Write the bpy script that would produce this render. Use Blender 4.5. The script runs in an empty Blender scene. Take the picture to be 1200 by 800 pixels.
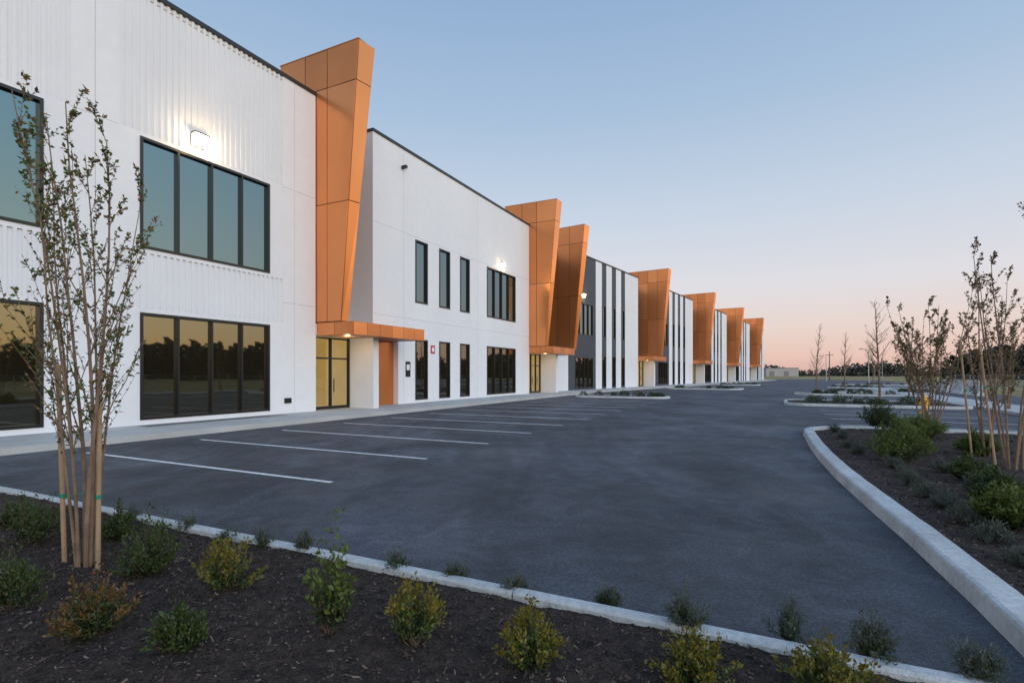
import bpy, math, random
from mathutils import Vector, noise, Matrix
random.seed(7)
scene = bpy.context.scene

# ------------------------------------------------------------------ helpers
def lin(c):
    c = c/255.0
    return c/12.92 if c <= 0.04045 else ((c+0.055)/1.055)**2.4
def rgb(r, g, b): return (lin(r), lin(g), lin(b), 1)

class Frame:
    def __init__(self, o, u, n): self.o, self.u, self.n = o, u, n
    def __call__(self, s, t, z):
        return (self.o[0]+s*self.u[0]+t*self.n[0], self.o[1]+s*self.u[1]+t*self.n[1], z)
U1 = (0.4415, 0.8973); N1 = (0.8973, -0.4415)
F1 = Frame((-17.2*N1[0], -17.2*N1[1]), U1, N1)
U2 = (0.5606, 0.8281); N2 = (0.8281, -0.5606)
F2 = Frame((5.10, 49.3), U2, N2)
W = Frame((0, 0), (1, 0), (0, 1))     # plain world frame (x,y)

class MB:
    def __init__(self): self.v, self.f, self.m = [], [], []
    def face(self, pts, mat=0):
        i = len(self.v); self.v.extend(pts); self.f.append(tuple(range(i, i+len(pts)))); self.m.append(mat)
    def quad(self, fr, s0, s1, z0, z1, t, mat=0):
        self.face([fr(s0,t,z0), fr(s1,t,z0), fr(s1,t,z1), fr(s0,t,z1)], mat)
    def hexa(self, b, tp, mat=0, skip=()):
        i = len(self.v); self.v.extend(b); self.v.extend(tp)
        fs = [(3,2,1,0),(4,5,6,7),(0,1,5,4),(1,2,6,5),(2,3,7,6),(3,0,4,7)]
        for k, f in enumerate(fs):
            if k in skip: continue
            self.f.append(tuple(i+a for a in f)); self.m.append(mat)
    def box(self, fr, s0, s1, t0, t1, z0, z1, mat=0, skip=()):
        b = [fr(s0,t0,z0), fr(s0,t1,z0), fr(s1,t1,z0), fr(s1,t0,z0)]
        tp = [fr(s0,t0,z1), fr(s0,t1,z1), fr(s1,t1,z1), fr(s1,t0,z1)]
        self.hexa(b, tp, mat, skip)
    def prism(self, poly, z0, z1, mat=0):
        n = len(poly); i = len(self.v)
        self.v.extend([(p[0],p[1],z0) for p in poly]); self.v.extend([(p[0],p[1],z1) for p in poly])
        self.f.append(tuple(i+n+k for k in range(n))); self.m.append(mat)
        for k in range(n):
            self.f.append((i+k, i+(k+1)%n, i+n+(k+1)%n, i+n+k)); self.m.append(mat)
    def tube(self, p0, p1, r0, r1, sides=5, mat=0, cap=False):
        p0 = Vector(p0); p1 = Vector(p1); d = (p1-p0)
        if d.length < 1e-6: return
        d.normalize(); a = d.orthogonal().normalized(); b = d.cross(a)
        i = len(self.v)
        for p, r in ((p0,r0),(p1,r1)):
            for k in range(sides):
                an = 2*math.pi*k/sides
                self.v.append(tuple(p + a*math.cos(an)*r + b*math.sin(an)*r))
        for k in range(sides):
            self.f.append((i+k, i+(k+1)%sides, i+sides+(k+1)%sides, i+sides+k)); self.m.append(mat)
        if cap:
            self.f.append(tuple(i+sides+k for k in range(sides))); self.m.append(mat)
    def lathe(self, c, prof, sides=14, mat=0):
        i = len(self.v); n = len(prof)
        for r, z in prof:
            for k in range(sides):
                a = 2*math.pi*k/sides
                self.v.append((c[0]+r*math.cos(a), c[1]+r*math.sin(a), c[2]+z))
        for j in range(n-1):
            for k in range(sides):
                self.f.append((i+j*sides+k, i+j*sides+(k+1)%sides, i+(j+1)*sides+(k+1)%sides, i+(j+1)*sides+k)); self.m.append(mat)
    def leaf(self, p, d, size, mat, wid=0.5):
        d = d.normalized(); side = d.cross(Vector((random.uniform(-1,1), random.uniform(-1,1), random.uniform(-.3,1))))
        if side.length < 1e-4: return
        side.normalize(); up = side.cross(d)*size*0.12
        a = p; b = p + d*size*0.5 + side*size*wid*0.5 + up; c = p + d*size; e = p + d*size*0.5 - side*size*wid*0.5 + up
        i = len(self.v); self.v.extend([tuple(a), tuple(b), tuple(c), tuple(e)])
        self.f.append((i,i+1,i+2,i+3)); self.m.append(mat)
    def make(self, name, mats, parent=None, smooth=False):
        me = bpy.data.meshes.new(name); me.from_pydata(self.v, [], self.f); me.update()
        for m in mats: me.materials.append(m)
        me.polygons.foreach_set("material_index", self.m)
        if smooth: me.polygons.foreach_set("use_smooth", [True]*len(self.f))
        ob = bpy.data.objects.new(name, me); scene.collection.objects.link(ob)
        if parent: ob.parent = parent
        return ob
def empty(name):
    e = bpy.data.objects.new(name, None); scene.collection.objects.link(e); return e

# ------------------------------------------------------------------ materials
def mat(name, col, rough=0.6, metal=0.0, var=0.0, vscale=1.0, bump=0.0, bscale=20.0, ior=1.45, detail=5,
        var2=0.0, v2scale=30, emis=None, estr=0, col2=None, dist=0.0, tint=None, stretch=None, bdist=0.02):
    m = bpy.data.materials.new(name); m.use_nodes = True
    nt = m.node_tree; N = nt.nodes; L = nt.links; p = N['Principled BSDF']
    p.inputs['Base Color'].default_value = (*col[:3], 1)
    p.inputs['Roughness'].default_value = rough; p.inputs['Metallic'].default_value = metal
    p.inputs['IOR'].default_value = ior
    if tint: p.inputs['Specular Tint'].default_value = (*tint, 1)
    tc = N.new('ShaderNodeTexCoord')
    vec = tc.outputs['Object']
    if stretch:
        mp = N.new('ShaderNodeMapping'); mp.inputs['Scale'].default_value = stretch
        L.new(vec, mp.inputs['Vector']); vec = mp.outputs['Vector']
    if var > 0:
        n1 = N.new('ShaderNodeTexNoise'); n1.inputs['Scale'].default_value = vscale
        n1.inputs['Detail'].default_value = detail; n1.inputs['Distortion'].default_value = dist
        L.new(vec, n1.inputs['Vector'])
        mr = N.new('ShaderNodeMapRange'); mr.inputs['From Min'].default_value = 0.3; mr.inputs['From Max'].default_value = 0.7
        L.new(n1.outputs['Fac'], mr.inputs['Value'])
        mx = N.new('ShaderNodeMix'); mx.data_type = 'RGBA'
        c2 = col2 if col2 else tuple(min(1, x*(1+var)) for x in col[:3])
        c1 = tuple(x*(1-var) for x in col[:3])
        mx.inputs['A'].default_value = (*c1, 1); mx.inputs['B'].default_value = (*c2[:3], 1)
        L.new(mr.outputs['Result'], mx.inputs['Factor'])
        out = mx.outputs['Result']
        if var2 > 0:
            n2 = N.new('ShaderNodeTexNoise'); n2.inputs['Scale'].default_value = v2scale; n2.inputs['Detail'].default_value = 4
            L.new(tc.outputs['Object'], n2.inputs['Vector'])
            m2 = N.new('ShaderNodeMapRange'); m2.inputs['From Min'].default_value = 0.3; m2.inputs['From Max'].default_value = 0.7
            m2.inputs['To Min'].default_value = 1-var2; m2.inputs['To Max'].default_value = 1+var2
            L.new(n2.outputs['Fac'], m2.inputs['Value'])
            vm = N.new('ShaderNodeVectorMath'); vm.operation = 'SCALE'
            L.new(out, vm.inputs[0]); L.new(m2.outputs['Result'], vm.inputs['Scale']); out = vm.outputs['Vector']
        L.new(out, p.inputs['Base Color'])
    if bump > 0:
        nb = N.new('ShaderNodeTexNoise'); nb.inputs['Scale'].default_value = bscale; nb.inputs['Detail'].default_value = 4
        L.new(tc.outputs['Object'], nb.inputs['Vector'])
        b = N.new('ShaderNodeBump'); b.inputs['Strength'].default_value = bump; b.inputs['Distance'].default_value = bdist
        L.new(nb.outputs['Fac'], b.inputs['Height']); L.new(b.outputs['Normal'], p.inputs['Normal'])
    if emis:
        p.inputs['Emission Color'].default_value = (*emis, 1); p.inputs['Emission Strength'].default_value = estr
    return m

M_white = mat('white_painted_concrete', (0.78,0.78,0.81), 0.6, var=0.035, vscale=0.35, bump=0.12, bscale=60, var2=0.02, v2scale=3, stretch=(1,1,.35))
M_rib = mat('ribbed_white_concrete', (0.76,0.76,0.79), 0.6, var=0.03, vscale=0.5)
M_grey = mat('charcoal_painted_concrete', (0.055,0.062,0.078), 0.6, var=0.1, vscale=0.4, bump=0.1, bscale=60)
M_joint = mat('panel_joint', (0.48,0.48,0.50), 0.8)
M_blackcap = mat('black_flashing', (0.02,0.021,0.025), 0.45)
M_frame = mat('black_aluminium', (0.012,0.012,0.014), 0.35)
M_glass = mat('tinted_glass', (0.006,0.014,0.018), 0.02, ior=2.5, bump=0.06, bscale=0.6, tint=(0.66,0.92,1.0))
M_glassl = mat('tinted_glass_ground', (0.016,0.013,0.007), 0.02, ior=2.3, bump=0.06, bscale=0.6, tint=(0.98,0.95,0.82))
coppers = [mat('copper_panel_%d'%i, c, r, metal=0.7, var=0.07, vscale=0.5) for i, (c, r) in enumerate(
    [((0.72,0.262,0.092),.26),((0.65,0.23,0.078),.30),((0.76,0.285,0.105),.23)])]
M_copdark = mat('copper_joint', (0.06,0.02,0.01), 0.6)
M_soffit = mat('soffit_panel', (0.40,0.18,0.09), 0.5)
M_conc = mat('sidewalk_concrete', (0.46,0.46,0.45), 0.8, var=0.12, vscale=0.8, bump=0.2, bscale=80, var2=0.06, v2scale=25)
M_kerb = mat('kerb_concrete', (0.52,0.52,0.51), 0.8, var=0.16, vscale=1.5, bump=0.5, bscale=90, var2=0.14, v2scale=22)
M_paint = mat('road_marking_paint', (0.74,0.74,0.74), 0.6, var=0.25, vscale=6, var2=0.15, v2scale=60)
M_wood = mat('stake_wood', (0.38,0.25,0.15), 0.8, var=0.2, vscale=4, bump=0.3, bscale=50)
M_bark = mat('sapling_bark', (0.22,0.145,0.10), 0.8, var=0.3, vscale=8, bump=0.4, bscale=60)
M_bark2 = mat('twig_bark', (0.13,0.085,0.06), 0.8, var=0.3, vscale=8)
M_tie = mat('green_tree_tie', (0.02,0.22,0.13), 0.5)
M_metal = mat('galvanised_steel', (0.35,0.36,0.37), 0.4, metal=0.7)
M_red = mat('red_sign_paint', (0.5,0.03,0.03), 0.5)
M_yellow = mat('hydrant_yellow_paint', (0.75,0.38,0.02), 0.4)
M_lamp = mat('lit_lamp_lens', (1,0.9,0.6), 0.4, emis=(1,0.84,0.52), estr=40)
M_room = mat('glowing_interior_wall', (0.5,0.4,0.2), 0.9, emis=(1.0,0.70,0.24), estr=0.32, var=0.2, vscale=0.7)  # wall surfaces emit a warm glow standing in for interior lamps
M_field = mat('dry_grass_field', (0.28,0.20,0.07), 0.95, var=0.3, vscale=0.03, col2=(0.36,0.27,0.10), var2=0.3, v2scale=0.6)
M_barrier = mat('white_barrier_concrete', (0.62,0.61,0.60), 0.8, var=.1)

def leafmat(name, c):
    m = bpy.data.materials.new(name); m.use_nodes = True; nt = m.node_tree; N = nt.nodes; L = nt.links
    p = N['Principled BSDF']; p.inputs['Roughness'].default_value = 0.5
    tc = N.new('ShaderNodeTexCoord'); n1 = N.new('ShaderNodeTexNoise'); n1.inputs['Scale'].default_value = 9
    L.new(tc.outputs['Object'], n1.inputs['Vector'])
    mx = N.new('ShaderNodeMix'); mx.data_type = 'RGBA'
    mx.inputs['A'].default_value = (c[0]*0.55, c[1]*0.6, c[2]*0.6, 1); mx.inputs['B'].default_value = (c[0]*1.4, c[1]*1.3, c[2]*1.2, 1)
    L.new(n1.outputs['Fac'], mx.inputs['Factor']); L.new(mx.outputs['Result'], p.inputs['Base Color'])
    tr = N.new('ShaderNodeBsdfTranslucent'); L.new(mx.outputs['Result'], tr.inputs['Color'])
    ms = N.new('ShaderNodeMixShader'); ms.inputs[0].default_value = 0.2
    L.new(p.outputs[0], ms.inputs[1]); L.new(tr.outputs[0], ms.inputs[2])
    L.new(ms.outputs[0], N['Material Output'].inputs['Surface'])
    return m
L_dark = leafmat('leaf_dark_green', (0.022,0.040,0.013)); L_green = leafmat('leaf_green', (0.048,0.078,0.016))
L_bright = leafmat('leaf_bright_green', (0.095,0.135,0.022)); L_yel = leafmat('leaf_yellow', (0.175,0.145,0.016))
L_or = leafmat('leaf_orange_tip', (0.15,0.085,0.025)); L_sil = leafmat('leaf_silver', (0.10,0.125,0.105))
L_bud = leafmat('leaf_bud', (0.21,0.125,0.06)); L_far = leafmat('distant_foliage', (0.035,0.04,0.028)); L_haze = leafmat('distant_hazy_foliage', (0.085,0.085,0.078))  # hazy foliage: atmospheric haze is mixed into its leaf colour

# asphalt
def asphalt():
    m = bpy.data.materials.new('asphalt'); m.use_nodes = True; nt = m.node_tree; N = nt.nodes; L = nt.links
    p = N['Principled BSDF']; tc = N.new('ShaderNodeTexCoord')
    def noi(sc, de=6, di=0.0, vec=None):
        n = N.new('ShaderNodeTexNoise'); n.inputs['Scale'].default_value = sc; n.inputs['Detail'].default_value = de
        n.inputs['Distortion'].default_value = di; L.new(vec or tc.outputs['Object'], n.inputs['Vector']); return n.outputs['Fac']
    def mr(x, a, b, c, d):
        r = N.new('ShaderNodeMapRange'); r.inputs['From Min'].default_value = a; r.inputs['From Max'].default_value = b
        r.inputs['To Min'].default_value = c; r.inputs['To Max'].default_value = d; L.new(x, r.inputs['Value']); return r.outputs['Result']
    def mul(a, b):
        r = N.new('ShaderNodeMath'); r.operation = 'MULTIPLY'; L.new(a, r.inputs[0]); L.new(b, r.inputs[1]); return r.outputs[0]
    mp = N.new('ShaderNodeMapping'); mp.inputs['Rotation'].default_value = (0, 0, math.radians(26.2)); mp.inputs['Scale'].default_value = (1.0, 0.22, 1)
    L.new(tc.outputs['Object'], mp.inputs['Vector'])
    big = mr(noi(0.20, 4, 1.5), 0.38, 0.64, 0.72, 1.40)
    streak = mr(noi(1.1, 5, 0.8, mp.outputs['Vector']), 0.38, 0.70, 0.82, 1.35)
    mid = mr(noi(1.6, 7, 2.5), 0.40, 0.64, 0.84, 1.24)
    grain = mr(noi(30, 4), 0.38, 0.62, 0.72, 1.32)
    fine = mr(noi(120, 2), 0.38, 0.62, 0.45, 1.75)
    f = mul(mul(mul(big, streak), mul(mid, fine)), grain)
    vm = N.new('ShaderNodeVectorMath'); vm.operation = 'SCALE'; vm.inputs[0].default_value = (0.049, 0.0535, 0.065)
    L.new(f, vm.inputs['Scale']); L.new(vm.outputs['Vector'], p.inputs['Base Color'])
    L.new(mr(noi(0.5, 3, 1.0), 0.3, 0.7, 0.60, 0.84), p.inputs['Roughness'])
    b = N.new('ShaderNodeBump'); b.inputs['Strength'].default_value = 1.0; b.inputs['Distance'].default_value = 0.012
    L.new(noi(90, 5), b.inputs['Height']); L.new(b.outputs['Normal'], p.inputs['Normal'])
    return m
M_asph = asphalt()
M_mulch = mat('bark_mulch', (0.036,0.024,0.018), 0.95, var=0.5, vscale=12, bump=1.0, bscale=60, var2=0.45, v2scale=90, col2=(0.075,0.046,0.034), bdist=.03)
chipm = [mat('mulch_chip_%d'%i, c, 0.9) for i, c in enumerate([(0.055,0.033,0.024),(0.09,0.055,0.04),(0.025,0.016,0.012),(0.20,0.135,0.10)])]

# transparent storefront glass
M_clear = bpy.data.materials.new('storefront_glass'); M_clear.use_nodes = True
nt = M_clear.node_tree; N = nt.nodes
tr = N.new('ShaderNodeBsdfTransparent'); tr.inputs[0].default_value = (0.7,0.7,0.65,1)
gl = N.new('ShaderNodeBsdfGlossy'); gl.inputs['Roughness'].default_value = 0.02
ms = N.new('ShaderNodeMixShader'); ms.inputs[0].default_value = 0.18
nt.links.new(tr.outputs[0], ms.inputs[1]); nt.links.new(gl.outputs[0], ms.inputs[2]); nt.links.new(ms.outputs[0], N['Material Output'].inputs['Surface'])

# ------------------------------------------------------------------ warehouse
bld = empty('warehouse_building')
WMATS = [M_white, M_rib, M_grey, M_joint, M_blackcap]
ZR = 13.4
walls = MB(); win = MB(); roof = MB(); cop = MB(); rooms = MB()
WINM = [M_frame, M_glass, M_glassl, M_white, M_clear]

def window(fr, s0, s1, z0, z1, n, glass=1, t=0.0, dep=0.16):
    for a in ((s0,1),(s1,-1)):
        win.face([fr(a[0],t,z0), fr(a[0],t,z1), fr(a[0],t-dep,z1), fr(a[0],t-dep,z0)], 3)
    for z in (z0, z1):
        win.face([fr(s0,t,z), fr(s1,t,z), fr(s1,t-dep,z), fr(s0,t-dep,z)], 3)
    w = (s1-s0)/n
    for i in range(n):
        j = random.uniform(-0.006, 0.006); a = s0+i*w; b = a+w
        win.face([fr(a,t-0.09+j,z0), fr(b,t-0.09-j,z0), fr(b,t-0.09-j*0.5,z1), fr(a,t-0.09+j*1.5,z1)], glass)
    fw = 0.065
    win.box(fr, s0-0.02, s0+fw, t-0.13, t+0.03, z0-0.02, z1+0.02, 0)
    win.box(fr, s1-fw, s1+0.02, t-0.13, t+0.03, z0-0.02, z1+0.02, 0)
    win.box(fr, s0+fw, s1-fw, t-0.13, t+0.028, z1-fw, z1+0.02, 0)
    win.box(fr, s0+fw, s1-fw, t-0.13, t+0.028, z0-0.02, z0+fw, 0)
    for i in range(1, n):
        c = s0+i*w; win.box(fr, c-0.03, c+0.03, t-0.13, t+0.02, z0+fw, z1-fw, 0)

def facade(fr, s0, s1, z0, z1, wins, holes=(), zones=(), t=0.0):
    S = {s0, s1}; Z = {z0, z1}
    for w in list(wins)+list(holes)+list(zones):
        for x in w[:2]:
            if s0 < x < s1: S.add(x)
        for x in w[2:4]:
            if z0 < x < z1: Z.add(x)
    S = sorted(S); Z = sorted(Z)
    for a, b in zip(S, S[1:]):
        for c, d in zip(Z, Z[1:]):
            cs, cz = (a+b)/2, (c+d)/2
            if any(w[0] < cs < w[1] and w[2] < cz < w[3] for w in list(wins)+list(holes)): continue
            m = 0
            for zn in zones:
                if zn[0] < cs < zn[1] and zn[2] < cz < zn[3]: m = zn[4]
            if m == 1:
                n = max(1, round((b-a)/0.20)); p = (b-a)/n; dd = 0.05
                for i in range(n):
                    x = a+i*p
                    pr = [(x,t),(x+p*.40,t),(x+p*.5,t-dd),(x+p*.90,t-dd),(x+p,t)]
                    for q, r in zip(pr, pr[1:]):
                        walls.face([fr(q[0],q[1],c), fr(r[0],r[1],c), fr(r[0],r[1],d), fr(q[0],q[1],d)], 1)
            else:
                walls.quad(fr, a, b, c, d, t, m)
    for w in wins: window(fr, *w[:5], glass=(1 if w[2] > 4 else 2), t=t)

def body(fr, s0, s1, tf, zr=13.2, m=0, depth=30):
    b = [fr(s0,-depth,0), fr(s0,tf,0), fr(s1,tf,0), fr(s1,-depth,0)]
    tp = [fr(s0,-depth,zr), fr(s0,tf,zr), fr(s1,tf,zr), fr(s1,-depth,zr)]
    walls.hexa(b, tp, m, skip=(0, 3))
def jointv(fr, s, z0, z1, t=0.0): walls.box(fr, s-0.008, s+0.008, t-0.01, t+0.0025, z0, z1, 3)
def jointh(fr, s0, s1, z, t=0.0): walls.box(fr, s0, s1, t-0.01, t+0.0022, z-0.008, z+0.008, 3)
def cap(fr, s0, s1): roof.box(fr, s0, s1, -0.35, 0.05, ZR-0.05, ZR+0.09, 0)

UZ = (5.55, 8.9); LZ = (0.32, 3.55)
# Block A
wa = []
for c in (-4.53, 2.45, 9.43, -11.51):
    for z in (UZ, LZ): wa.append((c, c+4.57, z[0], z[1], 4))
zonesA = []
for c in (-4.53, 2.45, 9.43, -11.51):
    zonesA.append((c-.6, c+5.2, UZ[1]+.15, ZR, 1)); zonesA.append((c-0.6, c+5.2, 3.7, UZ[0]-.15, 1))
facade(F1, -14, 16.28, 0, ZR, wa, (), zonesA)
body(F1, -14, 16.28, 0.0)
walls.face([F1(-14,-0.3,13.2),F1(16.28,-0.3,13.2),F1(16.28,-0.3,ZR),F1(-14,-0.3,ZR)],0)
cap(F1, -14.05, 16.30)
for s in (-5.6, 1.3, 8.23, 15.2): jointv(F1, s, 0, ZR-.06)
for c0, c1 in ((-14,-12.11),(-6.31,-5.13),(.67,1.85),(7.65,8.83),(14.63,16.28)):
    jointh(F1, c0, c1, 9.03); jointh(F1, c0, c1, 4.5)

# Block B
wb = []
for a, b in ((23.21,24.3),(25.48,26.57),(27.75,28.84)):
    for z in (UZ, LZ): wb.append((a, b, z[0], z[1], 1))
for z in (UZ, LZ): wb.append((31.15, 35.5, z[0], z[1], 4))
facade(F1, 19.83, 38.0, 0, ZR, wb, holes=[(19.83, 21.75, 0, 3.35)], zones=[(31.15,35.5,3.55,5.55,0)])
body(F1, 19.83, 38.0, -0.001)
cap(F1, 19.80, 38.02); roof.box(F1, 19.78, 20.1, -2.3, -0.351, ZR-0.05, ZR+0.088, 0)
walls.quad(F1, 19.83, 38, 13.2, ZR, -0.3, 0)
walls.face([F1(19.831,0,13.1),F1(19.831,-2.3,13.1),F1(19.831,-2.3,ZR),F1(19.831,0,ZR)],0)
for s in (22.2, 29.9, 36.7): jointv(F1, s, 0, ZR-.06)
jointh(F1, 19.83, 38.0, 9.05); jointh(F1, 19.83, 38.0, 4.6)

def fin(fr, s0, tb=1.35, tt=2.3, back=-2.15, z0=3.86, z1=15.15):
    thb, tht = 0.28, 0.80
    def tf(z): return tb+(tt-tb)*((z-z0)/(z1-z0))
    def th(z): return thb+(tht-thb)*(z-z0)/(z1-z0)
    b = [fr(s0,back,z0), fr(s0,tf(z0),z0), fr(s0+th(z0),tf(z0)+.12,z0), fr(s0+th(z0),back,z0)]
    tp = [fr(s0,back,z1), fr(s0,tf(z1),z1), fr(s0+th(z1),tf(z1)+.12,z1), fr(s0+th(z1),back,z1)]
    cop.hexa(b, tp, 3)
    zs = [z0, 8.75, 13.55, z1]; g = 0.018; e = 0.022
    tcols = [back]
    x = 0.62
    while x > back+0.5: tcols.append(x); x -= 1.25
    tcols = sorted(tcols)
    def tilt(): return random.uniform(-.012,.012)
    for za, zb in zip(zs, zs[1:]):
        cols = tcols
        for i in range(len(cols)):
            ta = cols[i]+g; last = i == len(cols)-1
            t1a = tf(za) if last else cols[i+1]-g
            t1b = tf(zb) if last else cols[i+1]-g
            mm = random.randrange(3)
            bb = [fr(s0-e+tilt(),ta,za+g), fr(s0-e+tilt(),t1a,za+g), fr(s0+.01,t1a,za+g), fr(s0+.01,ta,za+g)]
            tt_ = [fr(s0-e+tilt(),ta,zb-g), fr(s0-e+tilt(),t1b,zb-g), fr(s0+.01,t1b,zb-g), fr(s0+.01,ta,zb-g)]
            cop.hexa(bb, tt_, mm)
        mm = random.randrange(3)
        bb = [fr(s0+g,tf(za)-.02,za+g), fr(s0+g,tf(za)+e,za+g), fr(s0+th(za),tf(za)+.12+e,za+g), fr(s0+th(za),tf(za)+.1,za+g)]
        tt_ = [fr(s0+g,tf(zb)-.02,zb-g), fr(s0+g,tf(zb)+e,zb-g), fr(s0+th(zb),tf(zb)+.12+e,zb-g), fr(s0+th(zb),tf(zb)+.1,zb-g)]
        cop.hexa(bb, tt_, mm)
        bb = [fr(s0+th(za)-.01,back,za+g), fr(s0+th(za)-.01,tf(za)+.1,za+g), fr(s0+th(za)+e,tf(za)+.1,za+g), fr(s0+th(za)+e,back,za+g)]
        tt_ = [fr(s0+th(zb)-.01,back,zb-g), fr(s0+th(zb)-.01,tf(zb)+.1,zb-g), fr(s0+th(zb)+e,tf(zb)+.1,zb-g), fr(s0+th(zb)+e,back,zb-g)]
        cop.hexa(bb, tt_, mm)
    cop.box(fr, s0-0.03, s0+tht+.03, back-.02, tt+.02, z1, z1+0.04, 1)

def canopy(fr, s0, s1, t1, z0=3.32, z1=3.84, back=-0.3):
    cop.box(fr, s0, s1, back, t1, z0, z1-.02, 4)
    cop.box(fr, s0-.02, s1+.02, back, t1+.02, z1-.02, z1+.0, 1)
    n = max(1, round((s1-s0)/0.82)); w = (s1-s0)/n
    for i in range(n): cop.box(fr, s0+i*w+.010, s0+(i+1)*w-.010, t1, t1+.022, z0-.01, z1-.025, random.randrange(3))
    n = max(1, round((t1)/0.82)); w = t1/n
    for sx, sg in ((s0,-1),(s1,1)):
        for i in range(n):
            a, b = (sx-.022, sx) if sg < 0 else (sx, sx+.022)
            cop.box(fr, a, b, i*w+.010, (i+1)*w-.010, z0-.01, z1-.025, random.randrange(3))

def storefront(fr, s0, s1, t=-0.3, z1=3.3):
    z0 = 0.17
    n = max(2, round((s1-s0)/1.05)); w = (s1-s0)/n
    for i in range(n):
        win.quad(fr, s0+i*w, s0+(i+1)*w, z0, z1, t-0.04, 4)
    win.box(fr, s0, s0+.07, t-.1, t+.02, z0, z1); win.box(fr, s1-.07, s1, t-.1, t+.02, z0, z1)
    win.box(fr, s0+.07, s1-.07, t-.1, t+.018, z1-.07, z1); win.box(fr, s0+.07, s1-.07, t-.1, t+.018, z0, z0+.12)
    win.box(fr, s0+.07, s1-.07, t-.09, t+.012, 2.35, 2.42)
    for i in range(1, n): win.box(fr, s0+i*w-.045, s0+i*w+.045, t-.1, t+.016, z0+.12, z1-.07)
    for i in range(1, n): win.box(fr, s0+i*w+.1, s0+i*w+.13, t+.05, t+.08, 0.9, 1.5)
    rooms.box(fr, s0+.01, s1-.01, t-3.0, t-.15, z0-.02, z1+.02, 0, skip=(3,))

# recess 1
body(F1, 16.28, 19.83, -2.3)
facade(F1, 16.28, 19.83, 3.3, ZR, [(16.9,19.3,4.2,12.4,2)], t=-2.3)
roof.box(F1, 16.3, 19.8, -2.6, -2.25, ZR-.05, ZR+.09)
storefront(F1, 16.30, 18.58)
walls.box(F1, 18.6, 18.96, -1.6, 1.1, 0, 3.32, 0)
walls.box(F1, 16.28, 16.3, -2.3, 0, 0, 3.3, 0)
cop.box(F1, 18.97, 20.35, -0.5, -0.3, 0.15, 3.31, 0); cop.box(F1, 20.37, 21.74, -0.5, -0.3, 0.15, 3.31, 1)
walls.face([F1(21.75,0,0),F1(21.75,-.5,0),F1(21.75,-.5,3.35),F1(21.75,0,3.35)],0)
walls.face([F1(18.96,0,3.35),F1(18.96,-.5,3.35),F1(21.75,-.5,3.35),F1(21.75,0,3.35)],0)
canopy(F1, 16.36, 21.2, 2.0, back=0.003)
walls.box(F1, 16.3, 19.8, -2.29, 0.0, 3.325, 3.8, 0)
fin(F1, 16.34, back=-2.15)
# recess 2 + fins 2,3
body(F1, 38.0, 46.5, -3.2)
facade(F1, 38.0, 46.9, 3.3, ZR, [(39.5,45.0,4.2,12.4,4)], t=-3.2, zones=[(38,47,3.3,ZR,2)])
walls.box(F1, 38.01, 46.4, -3.19, -0.0, 3.325, 3.8, 0)
storefront(F1, 38.1, 41.0)
walls.box(F1, 41.0, 41.4, -1.6, 1.1, 0, 3.32, 0)
walls.box(F1, 41.4, 46.4, -1.0, -0.05, 0, 3.32, 0)
canopy(F1, 38.06, 43.0, 2.0, back=0.003)
fin(F1, 38.05, back=-2.15)
fin(F2, -0.6, back=-3.3, tb=1.0, tt=2.1)
roof.box(F1, 38.2, 46.6, -3.5, -3.15, ZR-.05, ZR+.09)
walls.box(F2, -0.6, 0.3, -1.0, -0.04, 0, 3.84, 0)

# far blocks
def farblock(w0, w1):
    wins = []; zones = [(w0, w0+6.0, 0, ZR, 2)]
    a = w0+1.4
    for z in (UZ, LZ): wins.append((a, a+3.9, z[0], z[1]-.25, 4))
    for q in (7.5, 10.1, 12.7):
        x = w0+q
        if x+1.3 < w1:
            zones.append((x, x+1.15, 0, ZR, 2))
            for z in (UZ, LZ): wins.append((x+.16, x+.99, z[0], z[1], 1))
    facade(F2, w0, w1, 0, ZR, wins, (), zones)
    body(F2, w0, w1, -0.001, zr=13.19)
    cap(F2, w0, w1)
    walls.quad(F2, w0, w1, 13.1, ZR, -0.3, 0)
    walls.face([F2(w0-.001,-.3,13.1),F2(w0-.001,0,13.1),F2(w0-.001,0,ZR),F2(w0-.001,-.3,ZR)],2)
    jointh(F2, w0+14.0, w1, 9.05); jointv(F2, w0+16, 0, ZR-.06)
for k in range(5):
    w0 = 24*k+0.3; w1 = 24*k+18.3 if k < 4 else 110
    farblock(w0, w1)
    if k < 4:
        r0, r1 = w1, 24*k+23.5
        body(F2, r0, r1+.8, -3.3, zr=13.19)
        facade(F2, r0, r1+.8, 3.3, ZR, [(r0+1, r1-.6, 4.2, 12.2, 4)], t=-3.3, zones=[(r0,r1+.8,3.3,ZR,2)])
        walls.box(F2, r0+.01, r1+.78, -3.29, 0.0, 3.325, 3.8, 0)
        storefront(F2, r0+.1, r0+2.6)
        walls.box(F2, r0+2.6, r0+3.0, -1.6, 1.1, 0, 3.32, 0)
        walls.box(F2, r0+3.0, r1+.79, -1.0, -0.05, 0, 3.32, 0)
        canopy(F2, r0+.06, r1-.4, 1.9, back=0.003)
        roof.box(F2, r0, r1+.8, -3.6, -3.25, ZR-.05, ZR+.09)
        fin(F2, r1, back=-3.25, tb=1.1, tt=2.05)
walls.make('walls', WMATS, bld); win.make('windows', WINM, bld); roof.make('roof_flashing', [M_blackcap], bld)
cop.make('copper_fins_and_canopies', coppers+[M_copdark, M_soffit], bld); rooms.make('lobby_interior', [M_room], bld)

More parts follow.
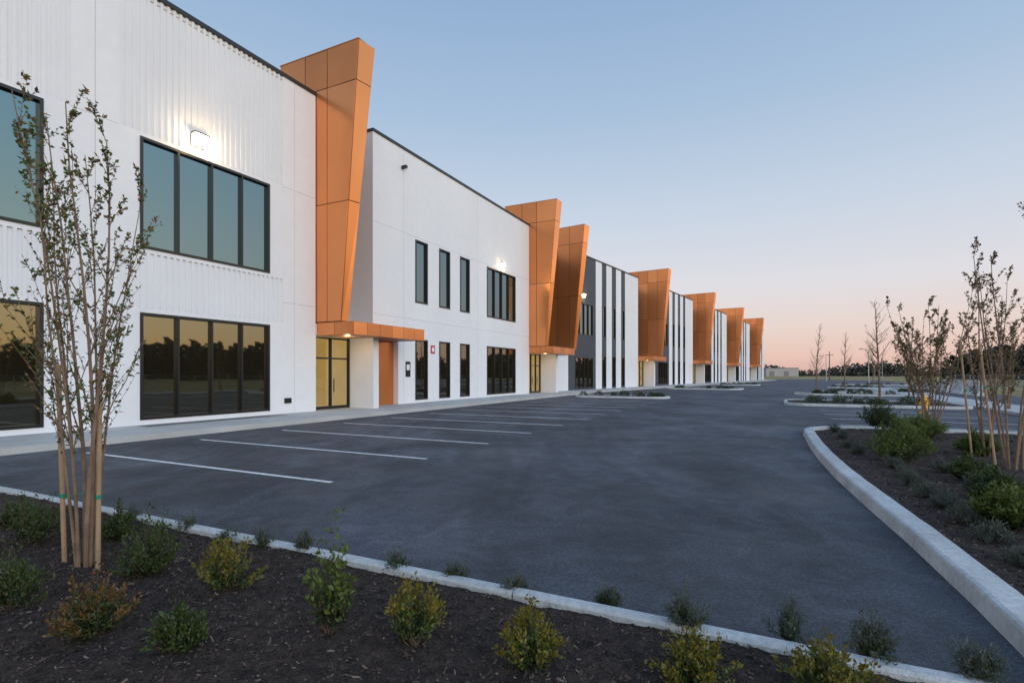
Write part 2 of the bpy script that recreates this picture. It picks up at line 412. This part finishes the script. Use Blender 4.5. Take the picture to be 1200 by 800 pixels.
# wall lamps
def wall_lamp(fr, s, z, power=14, k=1.0):
    m = MB()
    m.box(fr, s-.18*k, s+.18*k, 0.0, 0.05, z-.16*k, z+.16*k, 0)
    m.box(fr, s-.20*k, s+.20*k, .05, .28, z+.13*k, z+.17*k, 0)
    b = [fr(s-.17*k,.05,z-.15*k), fr(s-.17*k,.20,z-.13*k), fr(s+.17*k,.20,z-.13*k), fr(s+.17*k,.05,z-.15*k)]
    tp = [fr(s-.17*k,.05,z+.128*k), fr(s-.17*k,.26,z+.128*k), fr(s+.17*k,.26,z+.128*k), fr(s+.17*k,.05,z+.128*k)]
    m.hexa(b, tp, 1)
    m.make('wall_lamp', [M_frame, M_lamp], bld)
    l = bpy.data.lights.new('wall_lamp_bulb', 'POINT'); l.energy = power; l.color = (1, .68, .30); l.shadow_soft_size = 0.08
    lo = bpy.data.objects.new('wall_lamp_bulb', l); lo.location = fr(s, .62, z-.1); scene.collection.objects.link(lo); lo.parent = bld
wall_lamp(F1, 11.2, 9.45, 42, 1.25); wall_lamp(F1, 4.2, 9.45, 25); wall_lamp(F1, 33.3, 9.4, 9, .7)
for k in range(3): wall_lamp(F2, 24*k+3.3, 9.4, 30)
for fr, s in ((F1,17.4),(F1,39.6),(F2,19.6)):
    l = bpy.data.lights.new('canopy_downlight', 'POINT'); l.energy = 16; l.color = (1,.75,.4); l.shadow_soft_size = .08
    lo = bpy.data.objects.new('canopy_downlight', l); lo.location = fr(s, .7, 3.15); scene.collection.objects.link(lo); lo.parent = bld
sg = MB()
sg.box(F1, 22.35, 22.75, 0.0, 0.02, 1.55, 2.35, 0); sg.box(F1, 22.42, 22.68, 0.02, 0.024, 1.9, 2.2, 2)
sg.box(F1, 24.62, 25.0, 0.0, 0.03, 2.85, 3.3, 1); sg.box(F1, 24.7, 24.92, 0.03, 0.034, 2.95, 3.2, 2)
sg.box(F1, 22.0, 22.14, 0.0, 0.3, 12.3, 12.45, 0); sg.box(F1, 29.2, 29.6, 0, .03, 1.5, 1.8, 2)
sg.box(F1, 14.7, 15.0, 0, .06, .55, .75, 0)
sg.make('wall_signs', [M_frame, M_red, M_white], bld)

# ------------------------------------------------------------------ ground
g = MB(); R = 1500
g.face([(-R,-R,-0.02),(R,-R,-0.02),(R,R,-0.02),(-R,R,-0.02)]); g.make('ground', [M_field])
a = MB()
P = [F1(-40,0,0), F1(-40,30,0), F1(60,34,0), F2(125,26,0), F2(150,0,0), F2(130,-2,0), F1(46.5,-1,0), F1(-14,-1,0)]
a.face([(p[0],p[1],0) for p in P]); a.make('asphalt_parking_lot', [M_asph])

sw = MB()
def fp(fr, s, t): q = fr(s,t,0); return (q[0], q[1])
sw.prism([fp(F1,-16,-3.4), fp(F1,-16,2.8), fp(F1,46.31,2.8), fp(F1,46.5,0), fp(F1,46.8,-3.4)], -.05, 0.15, 0)
sw.prism([fp(F2,-.02,-3.4), fp(F2,0.005,0), fp(F2,0.2,2.8), fp(F2,112,2.8), fp(F2,112,-3.4)], -.05, 0.15, 0)
s = -15
while s < 46:
    sw.box(F1, s-.006, s+.006, 0.02, 2.8025, .1, .1525, 1); s += 1.55
s = 1
while s < 112:
    sw.box(F2, s-.006, s+.006, 0.02, 2.8025, .1, .1525, 1); s += 1.55
sw.box(F1, -16, 46.3, 2.62, 2.635, .1, .1522, 1)
sw.box(F1, 9.2, 14.2, 0.25, 0.75, .1, .156, 2)
sw.make('sidewalk', [M_conc, M_joint, M_frame])

pm = MB()
for i in range(12):
    s = 6.2+2.55*i
    pm.face([F1(s-.05,3.9,.004), F1(s-.05,11.0,.004), F1(s+.05,11.0,.004), F1(s+.05,3.9,.004)])
for i in range(4):
    s = 20.8+2.6*i; pm.face([F1(s-.05,19.2,.004), F1(s-.05,24.6,.004), F1(s+.05,24.6,.004), F1(s+.05,19.2,.004)])
for i in range(4):
    s = 39.4+2.6*i; pm.face([F1(s-.05,19.2,.004), F1(s-.05,24.6,.004), F1(s+.05,24.6,.004), F1(s+.05,19.2,.004)])
for k in range(1,4):
    for i in range(5):
        s = 24*k-2+2.6*i; pm.face([F2(s-.05,3.9,.004), F2(s-.05,10.0,.004), F2(s+.05,10.0,.004), F2(s+.05,3.9,.004)])
pm.make('parking_stall_markings', [M_paint])

# kerbs
def sweep(mb, pts, closed=False, w=0.16, h=0.14, piece=3.0, gap=0.012, side=1):
    P = [Vector(p) for p in pts]
    if closed: P = P+[P[0]]
    L = [0]
    for i in range(1, len(P)): L.append(L[-1]+(P[i]-P[i-1]).length)
    def at(d):
        for i in range(1, len(P)):
            if d <= L[i] or i == len(P)-1:
                f = (d-L[i-1])/max(1e-6, L[i]-L[i-1]); return P[i-1].lerp(P[i], f)
    def nrm(d):
        e = 0.25; a = at(max(0, d-e)); b = at(min(L[-1], d+e)); q = (b-a).normalized(); return Vector((-q.y, q.x))*side
    prof = [(0.0,-0.02),(0.025,h-0.03),(0.035,h-.01),(0.06,h),(w-0.02,h),(w,h-0.02),(w,-0.02)]
    np_ = max(1, round(L[-1]/piece)); pl = L[-1]/np_
    for k in range(np_):
        d0, d1 = k*pl+gap/2, (k+1)*pl-gap/2
        m = max(2, int((d1-d0)/0.15)); base = len(mb.v)
        for j in range(m+1):
            d = d0+(d1-d0)*j/m; p = at(d); q = nrm(d)
            wob = .004*noise.noise(Vector((p.x*3,p.y*3,0)))
            for o, z in prof: mb.v.append((p.x+q.x*(o+wob), p.y+q.y*(o+wob), z+(wob if z > 0 else 0)))
        c = len(prof)
        for j in range(m):
            for i in range(c-1):
                A = base+j*c+i; mb.f.append((A, A+1, A+1+c, A+c)); mb.m.append(0)
        mb.f.append(tuple(base+i for i in range(c))); mb.m.append(0)
        mb.f.append(tuple(base+m*c+i for i in range(c))); mb.m.append(0)
def arc(fr, cs, ct, r, a0, a1, n=10):
    return [fp(fr, cs+r*math.cos(math.radians(a0+(a1-a0)*i/n)), ct+r*math.sin(math.radians(a0+(a1-a0)*i/n))) for i in range(n+1)]
kb = MB()
SF = 3.55
TRP = [(2.0,18.6),(3.57,18.58),(5.0,18.52),(6.5,18.42),(8,18.28),(10,18.12),(12,18.02),(14,17.97),(17.0,17.97)]
def TR(s):
    if s <= TRP[0][0]: return TRP[0][1]
    for (a,ta),(b,tb) in zip(TRP, TRP[1:]):
        if s <= b: return ta+(tb-ta)*(s-a)/(b-a)
    return TRP[-1][1]
k1 = [fp(F1, SF-.1, 3.4), fp(F1, SF-.02, 8.0), fp(F1, SF, 13), fp(F1, SF, 17.5), fp(F1, SF, 18.56)]
sweep(kb, k1, w=0.15, side=-1)
k2 = [fp(F1, s_, t_) for s_, t_ in TRP[1:]] + arc(F1, 17.0, 17.97+1.8, 1.8, -90, 0, 12) + [fp(F1, 18.8, 26.0)]
sweep(kb, k2, w=0.27, h=.15, side=-1)
kb.make('concrete_kerb', [M_kerb])

# planting bed terrain
def bedz(x, y): return 0.085+0.05*noise.noise(Vector((x*.7,y*.7,0)))+0.03*noise.noise(Vector((x*3,y*3,5)))+0.022*noise.noise(Vector((x*11,y*11,9)))
def inbed(s, t):
    if s < SF-.08 and t > 3.5: return True
    if t > TR(s)+.14 and s < 18.7 and t < 26:
        if s > 17.0 and t < 17.97+1.8: return math.hypot(s-17.0, t-17.97-1.8) < 1.66
        return True
    return False
bed = MB(); st = 0.09
ns = int((18.8+5)/st); ntt = int((26-3.5)/st); idx = {}
def vid(i, j):
    if (i,j) not in idx:
        x, y, _ = F1(-5+i*st, 3.5+j*st, 0); idx[(i,j)] = len(bed.v); bed.v.append((x, y, bedz(x,y)))
    return idx[(i,j)]
for i in range(ns):
    for j in range(ntt):
        if inbed(-5+(i+.5)*st, 3.5+(j+.5)*st):
            bed.f.append((vid(i,j), vid(i,j+1), vid(i+1,j+1), vid(i+1,j))); bed.m.append(0)
bed.make('planting_bed', [M_mulch], smooth=True)
ch = MB()
def chips(n, s0, s1, t0, t1, sc=1.0):
    for _ in range(n):
        s = random.uniform(s0,s1); t = random.uniform(t0,t1)
        if not inbed(s+.02, t-.02): continue
        x, y, _z = F1(s,t,0); z = bedz(x,y)+random.uniform(-.002,.010)
        l = random.choice((.006,.008,.010,.014,.022))*random.uniform(.7,1.3)*sc; w = min(l*.8, random.uniform(.003,.008)*sc)
        d = Vector((random.uniform(-1,1), random.uniform(-1,1), random.uniform(-.3,.3))).normalized()*l
        q = d.cross(Vector((random.uniform(-.6,.6),random.uniform(-.6,.6),1))).normalized()*w
        p = Vector((x,y,z)); ch.face([tuple(p-d-q), tuple(p+d-q*.6), tuple(p+d*.8+q), tuple(p-d*.7+q*.8)], random.choice((0,0,0,1,1,2,2,2,3)))
chips(60000, 0.5, 3.5, 9.5, 21); chips(20000, 3.5, 9, 18.4, 24, 1.4); chips(8000, 9, 18.7, 18.1, 26, 2.2); chips(8000, -1.5, 3.5, 7, 13, 1.5)
ch.make('bark_mulch_chips', chipm)

# ------------------------------------------------------------------ plants
def shrub(name, x, y, r, h, pal, n=26, ls=0.03, z=None, dens=1.0, seed=None, wid=0.55):
    rnd = random.Random(seed if seed is not None else int((x*100+y*37)*10)); mb = MB()
    z = bedz(x,y)-.01 if z is None else z
    k = len(pal)
    lobes = [(rnd.uniform(0,6.28), rnd.uniform(.7,1.25)) for _ in range(4)]
    for i in range(n):
        la, lh = rnd.choice(lobes)
        an = la+rnd.gauss(0,.7); e = rnd.uniform(0,1)**.6
        tip = Vector((math.cos(an)*r*e, math.sin(an)*r*e, h*lh*(1-.55*e*e)*rnd.uniform(.6,1.1)))
        p = Vector((x+rnd.uniform(-.1,.1)*r, y+rnd.uniform(-.1,.1)*r, z)); base = p.copy()
        seg = 6; prev = p
        for j in range(1, seg+1):
            f = j/seg
            q = base + Vector((tip.x*f**.8, tip.y*f**.8, tip.z*f**1.1)) + Vector((rnd.uniform(-1,1),rnd.uniform(-1,1),0))*r*.05
            mb.tube(prev, q, .004*(1.3-f)*max(1,h/.5)**.5, .004*(1.2-f)*max(1,h/.5)**.5, 3, 0)
            if f > .25:
                c = int(9*dens*rnd.uniform(.7,1.2))
                d0 = (q-prev).normalized()
                for _ in range(c):
                    pp = prev.lerp(q, rnd.random()) + Vector((rnd.gauss(0,1),rnd.gauss(0,1),rnd.gauss(0,1)))*ls*.45
                    dd = d0*.5+Vector((rnd.uniform(-1,1),rnd.uniform(-1,1),rnd.uniform(-.3,1)))*.9
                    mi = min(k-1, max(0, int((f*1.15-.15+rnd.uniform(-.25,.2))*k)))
                    mb.leaf(pp, dd, ls*rnd.uniform(.6,1.25), 1+mi, wid)
            prev = q
    mb.make(name, [M_bark2]+pal, None)

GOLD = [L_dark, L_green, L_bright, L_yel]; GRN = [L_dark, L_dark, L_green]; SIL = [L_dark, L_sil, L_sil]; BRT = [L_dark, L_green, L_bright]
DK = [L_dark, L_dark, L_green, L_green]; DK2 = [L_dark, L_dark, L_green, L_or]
fg = [(-2.97,4.28,.26,.50,DK),(-2.13,3.98,.25,.38,GOLD),(-.58,3.15,.23,.36,GOLD),(.10,2.95,.20,.38,GOLD),(.97,2.80,.24,.30,GOLD),(1.60,2.66,.26,.24,GOLD),
      (-4.55,4.95,.36,.46,DK),(-3.9,5.2,.22,.3,GRN),(-1.95,3.1,.17,.30,DK),(-2.6,3.3,.24,.38,DK2),(-3.5,3.7,.26,.4,DK),(-5.3,5.6,.3,.3,GRN)]
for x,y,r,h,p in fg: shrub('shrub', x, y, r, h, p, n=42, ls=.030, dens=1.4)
shrub('leafy_shrub', -1.14, 3.3, .15, .78, BRT, n=20, ls=.048, dens=.9, seed=9, wid=.55)
for x,y,r,h in [(1.13,3.36,.17,.24),(1.67,3.2,.15,.2),(2.02,2.98,.15,.22),(2.43,2.78,.15,.22),(.64,3.65,.13,.16)]:
    shrub('lavender_shrub', x, y, r, h, [L_dark,L_green,L_sil], n=36, ls=.028, dens=1.4, wid=.25)
for x,y in [(-3.35,5.5),(-2.75,5.15),(-2.3,4.95),(-1.85,4.78),(-.95,4.35),(-.45,4.1),(.05,3.88),(-4.2,5.85)]:
    shrub('lavender_shrub', x, y, .13, random.uniform(.12,.22), [L_dark,L_green,L_sil], n=24, ls=.028, dens=1.1, wid=.3)
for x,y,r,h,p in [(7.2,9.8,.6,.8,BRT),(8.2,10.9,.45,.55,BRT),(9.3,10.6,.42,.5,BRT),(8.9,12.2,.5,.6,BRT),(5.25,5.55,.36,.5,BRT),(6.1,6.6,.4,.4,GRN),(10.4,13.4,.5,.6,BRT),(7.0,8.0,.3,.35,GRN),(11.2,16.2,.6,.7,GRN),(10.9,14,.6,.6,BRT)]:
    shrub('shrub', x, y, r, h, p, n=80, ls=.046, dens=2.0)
for x,y in [(4.35,4.45),(4.6,5.1),(4.9,5.7),(5.25,6.4),(5.45,6.95),(5.8,7.7),(6.2,8.4),(6.6,9.2),(6.95,10.6),(7.4,11.6),(8.1,13.0),(5.0,4.7),(5.6,5.9),(8.9,14.6),(6.3,7.2),(7.1,8.7)]:
    shrub('lavender_shrub', x, y, .19, .22, SIL, n=34, ls=.035, dens=1.2, wid=.25)

def tree(name, x, y, h, stems=4, spread=.35, seed=1, leaves=1.0, ls=.035, r0=.022, z=None, stakes=(), kids=9, ang=.5, ties=(1.5,), up=.35, sub=True, pal=None):
    rnd = random.Random(seed); mb = MB(); z = (bedz(x,y)-.02) if z is None else z
    pal = pal or [L_bud, L_bud, L_green]
    def rv(): return Vector((rnd.uniform(-1,1), rnd.uniform(-1,1), rnd.uniform(-1,1)))
    def branch(p, d, L, r, lvl):
        seg = 8 if lvl == 0 else (5 if lvl == 1 else 3)
        for i in range(seg):
            f = i/seg
            d = (d + rv()*(.045 if lvl == 0 else .11) + Vector((0,0,up*.16*(1 if lvl > 0 else .35)))).normalized()
            q = p + d*L/seg
            ra = r*(1-f*.8); rb = r*(1-(f+1/seg)*.8)
            mb.tube(p, q, ra, rb, 7 if lvl == 0 else 4, 0 if lvl < 2 else 1)
            if lvl < 2:
                nk = kids/seg if lvl == 0 else (3.6/seg if sub else 1.5/seg)
                if lvl == 0 and f < .2: nk = 0
                c = int(nk)+(rnd.random() < nk-int(nk))
                for _ in range(c):
                    a = rnd.uniform(0, 2*math.pi); side = Vector((math.cos(a), math.sin(a), 0))
                    dd = (d*math.cos(ang)+side*math.sin(ang)*rnd.uniform(.7,1.3)).normalized()
                    ll = L*(.30 if lvl == 0 else .45)*(1.15-f)*rnd.uniform(.6,1.3)
                    branch(p.lerp(q, rnd.random()), dd, ll, max(.0028, ra*.45), lvl+1)
            if lvl >= 1 or f > .5:
                nl = leaves*(2.2 if lvl else 1.5)
                for _ in range(int(nl)+(rnd.random() < nl-int(nl))):
                    mb.leaf(p.lerp(q, rnd.random()), d*.7+rv(), ls*rnd.uniform(.5,1.3), 2+rnd.randrange(3), .55)
            p = q
    for i in range(stems):
        a = 2*math.pi*i/stems+rnd.uniform(-.4,.4)
        off = Vector((math.cos(a), math.sin(a), 0))
        k = 1 if stems > 1 else 0.1
        branch(Vector((x,y,z))+off*.06*k, (Vector((0,0,1))+off*spread*k*rnd.uniform(.5,1.1)/1.8).normalized(), h*rnd.uniform(.78,1.02), r0*rnd.uniform(.7,1.1), 0)
    for (dx, dy, hh, lx) in stakes:
        mb.tube((x+dx,y+dy,z-.1), (x+dx+lx,y+dy,z+hh), .019, .018, 8, 5, True)
        for tz in ties:
            fz = tz/hh; cx = x+dx+lx*fz
            mb.tube((cx,y+dy,z+tz-.015), (cx,y+dy,z+tz+.02), .025, .025, 8, 6)
            mb.tube((cx,y+dy,z+tz), (x,y,z+tz+.02), .006, .006, 4, 6)
    return mb.make(name, [M_bark, M_bark2]+pal+[M_wood, M_tie])
tree('sapling_tree', -3.69, 4.57, 4.15, stems=8, spread=.21, seed=14, leaves=1.6, ls=.038, r0=.018, kids=15, ang=.42, up=.25,
     stakes=((-.17,.0,1.75,-.06),(.15,-.05,1.7,.02),(.0,.15,1.7,.0)), ties=(.62,1.45), pal=[L_bud, L_green, L_bright])
tree('sapling_tree', 8.45, 8.95, 4.5, stems=5, spread=.3, seed=21, leaves=1.6, ls=.05, r0=.024, kids=11, stakes=((-.25,0,2.2,-.3),(.2,0,2.0,.05)), ties=(1.4,))
tree('sapling_tree', 9.35, 10.4, 3.6, stems=4, spread=.3, seed=23, leaves=1.2, ls=.05, r0=.022, stakes=((-.3,0,2.3,-.25),), ties=(1.3,))
tree('sapling_tree', 12.6, 15.8, 4.2, stems=8, spread=.55, seed=25, leaves=2.0, ls=.055, r0=.024, kids=13)
tree('sapling_tree', 11.7, 15.0, 3.3, stems=6, spread=.5, seed=26, leaves=1.8, ls=.055, r0=.022, kids=13)
tree('bare_tree', 19.6, 28.2, 6.2, stems=1, spread=.1, seed=31, leaves=0.12, ls=.06, r0=.07, kids=44, ang=.75, z=.1)
tree('bare_tree', 25.6, 44.5, 5.8, stems=1, spread=.1, seed=33, leaves=0.1, ls=.06, r0=.08, kids=40, ang=.7, z=.1)
tree('bare_tree', 34.0, 54, 6.0, stems=1, spread=.1, seed=35, leaves=0.1, ls=.06, r0=.08, kids=30, ang=.65, z=.1)
tree('bare_tree', 25.5, 34, 5.4, stems=1, spread=.1, seed=37, leaves=0.3, ls=.08, r0=.06, kids=34, ang=.65, z=.1)
tree('bare_tree', 45.0, 66, 6.0, stems=1, spread=.1, seed=38, leaves=0.2, ls=.08, r0=.07, kids=28, ang=.65, z=.1)
tree('bare_tree', 22.5, 24, 4.8, stems=3, spread=.3, seed=39, leaves=1.0, ls=.08, r0=.035, kids=14, ang=.55, z=.1)

# islands
def island(fr, s0, s1, t0, t1, r, shrubs=8, seed=0):
    pts = arc(fr,s1-r,t1-r,r,0,90,6)+arc(fr,s0+r,t1-r,r,90,180,6)+arc(fr,s0+r,t0+r,r,180,270,6)+arc(fr,s1-r,t0+r,r,270,360,6)
    e = empty('planted_island')
    kk = MB(); sweep(kk, pts, closed=True, w=.18, side=-1)
    c = Vector(fp(fr,(s0+s1)/2,(t0+t1)/2))
    if (Vector(kk.v[4][:2])-c).length > (Vector(kk.v[0][:2])-c).length:
        kk = MB(); sweep(kk, pts, closed=True, w=.18, side=1)
    kk.make('kerb', [M_kerb], e)
    b = MB(); b.face([(c.x+(p[0]-c.x)*.985, c.y+(p[1]-c.y)*.985, .10) for p in pts]); b.make('mulch', [M_mulch], e)
    rnd = random.Random(seed); mb = MB()
    for _ in range(shrubs):
        s = rnd.uniform(s0+.5,s1-.5); t = rnd.uniform(t0+.5,t1-.5); x,y,_z = fr(s,t,0); rr = rnd.uniform(.2,.4)
        for _ in range(160):
            d = Vector((rnd.gauss(0,1),rnd.gauss(0,1),abs(rnd.gauss(0,1)))).normalized()*rr*rnd.uniform(.5,1)
            mb.leaf(Vector((x,y,.1))+d, d.normalized()+Vector((0,0,.4)), .09, rnd.randrange(3), .6)
    mb.make('low_shrubs', [L_dark, L_green, L_sil], e)
island(F1, 32.0, 37.5, 17.8, 26, 1.2, 16, 1)
island(F1, 36.6, 39.2, 4.0, 10.8, 1.1, 12, 2)
island(F1, 48.5, 51.5, 18.8, 27, 1.2, 12, 3)
island(F2, 15.5, 19.5, 4.0, 12.0, 1.2, 12, 4)
island(F2, 40, 43, 4.0, 10.0, 1.2, 10, 5)
island(F2, 12, 15, 19, 28, 1.2, 10, 6)
island(F2, 30, 33, 19, 28, 1.2, 10, 7)
island(F2, 50, 53, 19, 28, 1.2, 10, 8)

pt = MB(); pt.prism([fp(F1,-10,26.2), fp(F1,-10,28.4), fp(F1,70,28.4), fp(F1,70,26.2)], -.02, .12, 0)
s = -10
while s < 70: pt.box(F1, s-.01, s+.01, 26.2, 28.4, .05, .123, 1); s += 1.8
pt.make('concrete_path', [M_conc, M_joint])

# hydrant
hy = MB(); hx, hyy = 16.6, 21.3
hy.lathe((hx,hyy,.1), [(0,0),(.17,0),(.17,.05),(.11,.06),(.10,.5),(.14,.52),(.14,.56),(.11,.58),(.10,.66),(.06,.73),(.03,.75),(.03,.80),(0,.80)])
for dx, dy in ((1,0),(-1,0),(0,-1)):
    hy.tube((hx,hyy,.52), (hx+dx*.17,hyy+dy*.17,.52), .05, .05, 10, 0, True)
    hy.tube((hx+dx*.15,hyy+dy*.15,.52), (hx+dx*.19,hyy+dy*.19,.52), .065, .065, 8, 0, True)
hy.make('fire_hydrant', [M_yellow])

# concrete road barriers beyond the lot
def barrier(fr, s, t, L=3.6):
    prof = [(-.30,0),(-.30,.08),(-.13,.33),(-.08,.82),(.08,.82),(.13,.33),(.30,.08),(.30,0)]
    mb = MB()
    for x in (s, s+L):
        for o, z in prof: mb.v.append(fr(x, t+o, z))
    n = len(prof)
    for k in range(n-1): mb.f.append((k, k+1, n+k+1, n+k)); mb.m.append(0)
    mb.f.append(tuple(range(n))); mb.f.append(tuple(range(n, 2*n))); mb.m += [0, 0]
    mb.make('concrete_barrier', [M_barrier])
for i in range(9): barrier(F2, 34+4.1*i, 33.5)
for i in range(5): barrier(F1, 52+4.1*i, 31.5)

# distant setting
def treeline(name, pts, hmin, hmax, n, seed, mt, lv=60):
    rnd = random.Random(seed); mb = MB()
    for _ in range(n):
        i = rnd.randrange(len(pts)-1); f = rnd.random()
        x = pts[i][0]+(pts[i+1][0]-pts[i][0])*f+rnd.uniform(-6,6); y = pts[i][1]+(pts[i+1][1]-pts[i][1])*f+rnd.uniform(-6,6)
        h = rnd.uniform(hmin,hmax)*(0.8+.5*noise.noise(Vector((x*.02,y*.02,1)))); w = h*rnd.uniform(.3,.6)
        mb.tube((x,y,0),(x,y,h*.6),h*.02,h*.01,4,1)
        for _ in range(lv):
            u = rnd.random()**1.3; rr = w*(1-abs(u-.25)*1.1)*rnd.random()**.5; an = rnd.uniform(0,6.283)
            p = Vector((x+math.cos(an)*rr, y+math.sin(an)*rr, h*(.0+.95*u)))
            mb.leaf(p, Vector((rnd.uniform(-1,1),rnd.uniform(-1,1),rnd.uniform(-.6,1))), h*.22, 0, .9)
    mb.make(name, [mt, M_bark2])
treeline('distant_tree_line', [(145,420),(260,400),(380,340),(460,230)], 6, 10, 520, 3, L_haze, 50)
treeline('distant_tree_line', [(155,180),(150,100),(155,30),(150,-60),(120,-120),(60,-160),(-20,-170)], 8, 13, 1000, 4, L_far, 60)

def warehouse(x, y, w, d, h, m, rot=0):
    e = empty('distant_warehouse'); c, s = math.cos(rot), math.sin(rot)
    fr = Frame((x,y), (c,s), (s,-c)); mb = MB()
    mb.box(fr, 0, w, 0, d, 0, h, 0); mb.box(fr, -.2, w+.2, -.2, d+.2, h, h+.4, 1)
    k = 2
    while k+4 < w:
        mb.box(fr, k, k+3, d, d+.1, 0.2, 3.6, 1); k += 9
    mb.make('walls_and_doors', [m, M_fard], e)
M_far1 = mat('distant_haze_tinted_wall', (.40,.38,.38), .7, var=.05); M_fard = mat('distant_grey_door', (.22,.21,.22), .7)  # far wall kept pale: distance haze is put into its colour
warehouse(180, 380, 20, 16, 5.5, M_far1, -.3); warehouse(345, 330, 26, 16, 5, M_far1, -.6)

def pole(x, y, h):
    mb = MB(); mb.tube((x,y,0),(x,y,h),.15,.10,8,0,True); mb.box(W, x-1.1, x+1.1, y-.06, y+.06, h-1.0, h-.85, 0)
    for q in (-1,0,1): mb.tube((x+q*.95,y,h-.85),(x+q*.95,y,h-.6),.05,.04,6,1,True)
    mb.make('utility_pole', [M_bark2, M_metal])
for x, y in ((90,150),(112,150),(136,150),(165,150)): pole(x, y, 8)
def street_lamp(x, y, h=7):
    mb = MB(); mb.lathe((x,y,0), [(.2,0),(.2,.5),(.09,.55),(.07,h)], 10, 0)
    mb.tube((x,y,h),(x-1.0,y,h+.25),.045,.035,8,0); mb.box(W, x-1.6, x-.95, y-.13, y+.13, h+.2, h+.3, 1); mb.box(W, x-1.5, x-1.05, y-.09, y+.09, h+.185, h+.2, 2)
    mb.make('street_lamp', [M_metal, M_frame, M_white])
for x, y in ((76,128),(98,140),(120,175),(62,92)): street_lamp(x, y, 5.8)
fe = MB()
s = 0
while s < 95:
    p = F1(s, 40, 0); fe.tube((p[0],p[1],0),(p[0],p[1],1.6),.035,.035,6,0,True); s += 3
for z in (.1,.85,1.55): fe.tube(F1(0,40,z), F1(94,40,z), .018,.018,5,0)
s = 0
while s < 94:
    fe.tube(F1(s,40,.1), F1(s+1.45,40,1.55), .004,.004,3,0); fe.tube(F1(s+1.45,40,.1), F1(s,40,1.55), .004,.004,3,0); s += .25
fe.make('chain_link_fence', [M_metal])

# ------------------------------------------------------------------ world / light
SUN_AZ = Vector((0.62, -0.785)); EL = math.radians(9)
w = bpy.data.worlds.new("World"); scene.world = w; w.use_nodes = True
nt = w.node_tree; N = nt.nodes; L = nt.links; bg = N['Background']
tc = N.new('ShaderNodeTexCoord')
nz = N.new('ShaderNodeVectorMath'); nz.operation = 'NORMALIZE'; L.new(tc.outputs['Generated'], nz.inputs[0])
sep = N.new('ShaderNodeSeparateXYZ'); L.new(nz.outputs['Vector'], sep.inputs[0])
def ramp(stops):
    r = N.new('ShaderNodeValToRGB'); cr = r.color_ramp; cr.interpolation = 'LINEAR'
    while len(cr.elements) < len(stops): cr.elements.new(0.5)
    for e, (p, c) in zip(cr.elements, stops): e.position = p; e.color = c
    L.new(sep.outputs['Z'], r.inputs['Fac']); return r.outputs['Color']
anti = ramp([(0,rgb(216,178,170)),(.03,rgb(232,196,184)),(.08,rgb(232,212,205)),(.15,rgb(224,221,226)),(.28,rgb(200,212,228)),(.44,rgb(168,192,219)),(.60,rgb(143,173,210)),(1,rgb(92,131,182))])
sunr = ramp([(0,rgb(228,182,112)),(.04,rgb(234,198,134)),(.10,rgb(236,214,172)),(.2,rgb(222,220,210)),(.35,rgb(186,209,222)),(.55,rgb(150,184,214)),(1,rgb(92,131,182))])
dot = N.new('ShaderNodeVectorMath'); dot.operation = 'DOT_PRODUCT'; dot.inputs[1].default_value = (SUN_AZ.x, SUN_AZ.y, 0)
L.new(nz.outputs['Vector'], dot.inputs[0])
f = N.new('ShaderNodeMapRange'); f.interpolation_type = 'SMOOTHSTEP'; f.inputs['From Min'].default_value = -0.15; f.inputs['From Max'].default_value = 0.75
L.new(dot.outputs['Value'], f.inputs['Value'])
boost = N.new('ShaderNodeMapRange'); boost.inputs['To Min'].default_value = 0.97; boost.inputs['To Max'].default_value = 2.2
L.new(f.outputs['Result'], boost.inputs['Value'])
mx = N.new('ShaderNodeMix'); mx.data_type = 'RGBA'; L.new(f.outputs['Result'], mx.inputs['Factor']); L.new(anti, mx.inputs['A']); L.new(sunr, mx.inputs['B'])
sc = N.new('ShaderNodeVectorMath'); sc.operation = 'SCALE'; L.new(mx.outputs['Result'], sc.inputs[0]); L.new(boost.outputs['Result'], sc.inputs['Scale'])
sky = N.new('ShaderNodeTexSky'); sky.sky_type = 'NISHITA'; sky.sun_disc = False; sky.sun_elevation = EL
sky.sun_rotation = math.atan2(SUN_AZ.x, SUN_AZ.y)
s2 = N.new('ShaderNodeVectorMath'); s2.operation = 'SCALE'; s2.inputs['Scale'].default_value = 0.010; L.new(sky.outputs['Color'], s2.inputs[0])
ad = N.new('ShaderNodeVectorMath'); ad.operation = 'ADD'; L.new(sc.outputs['Vector'], ad.inputs[0]); L.new(s2.outputs['Vector'], ad.inputs[1])
L.new(ad.outputs['Vector'], bg.inputs['Color']); bg.inputs['Strength'].default_value = 1.0

sl = bpy.data.lights.new('sun', 'SUN'); sl.energy = 0.8; sl.angle = math.radians(28); sl.color = (1, .85, .72)
so = bpy.data.objects.new('sun', sl); scene.collection.objects.link(so)
d = Vector((SUN_AZ.x*math.cos(EL), SUN_AZ.y*math.cos(EL), math.sin(math.radians(13)))).normalized()
so.rotation_euler = d.to_track_quat('Z', 'Y').to_euler()

# ------------------------------------------------------------------ camera
cd = bpy.data.cameras.new('camera'); cam = bpy.data.objects.new('camera', cd); scene.collection.objects.link(cam)
cam.location = (0, 0, 1.7); cam.rotation_euler = (math.radians(90), 0, 0)
cd.sensor_width = 36; cd.lens = 18.6; cd.shift_y = 38/1200; cd.clip_end = 4000; cd.clip_start = 0.05
scene.camera = cam
scene.view_settings.view_transform = 'Standard'; scene.view_settings.look = 'None'; scene.view_settings.exposure = 0
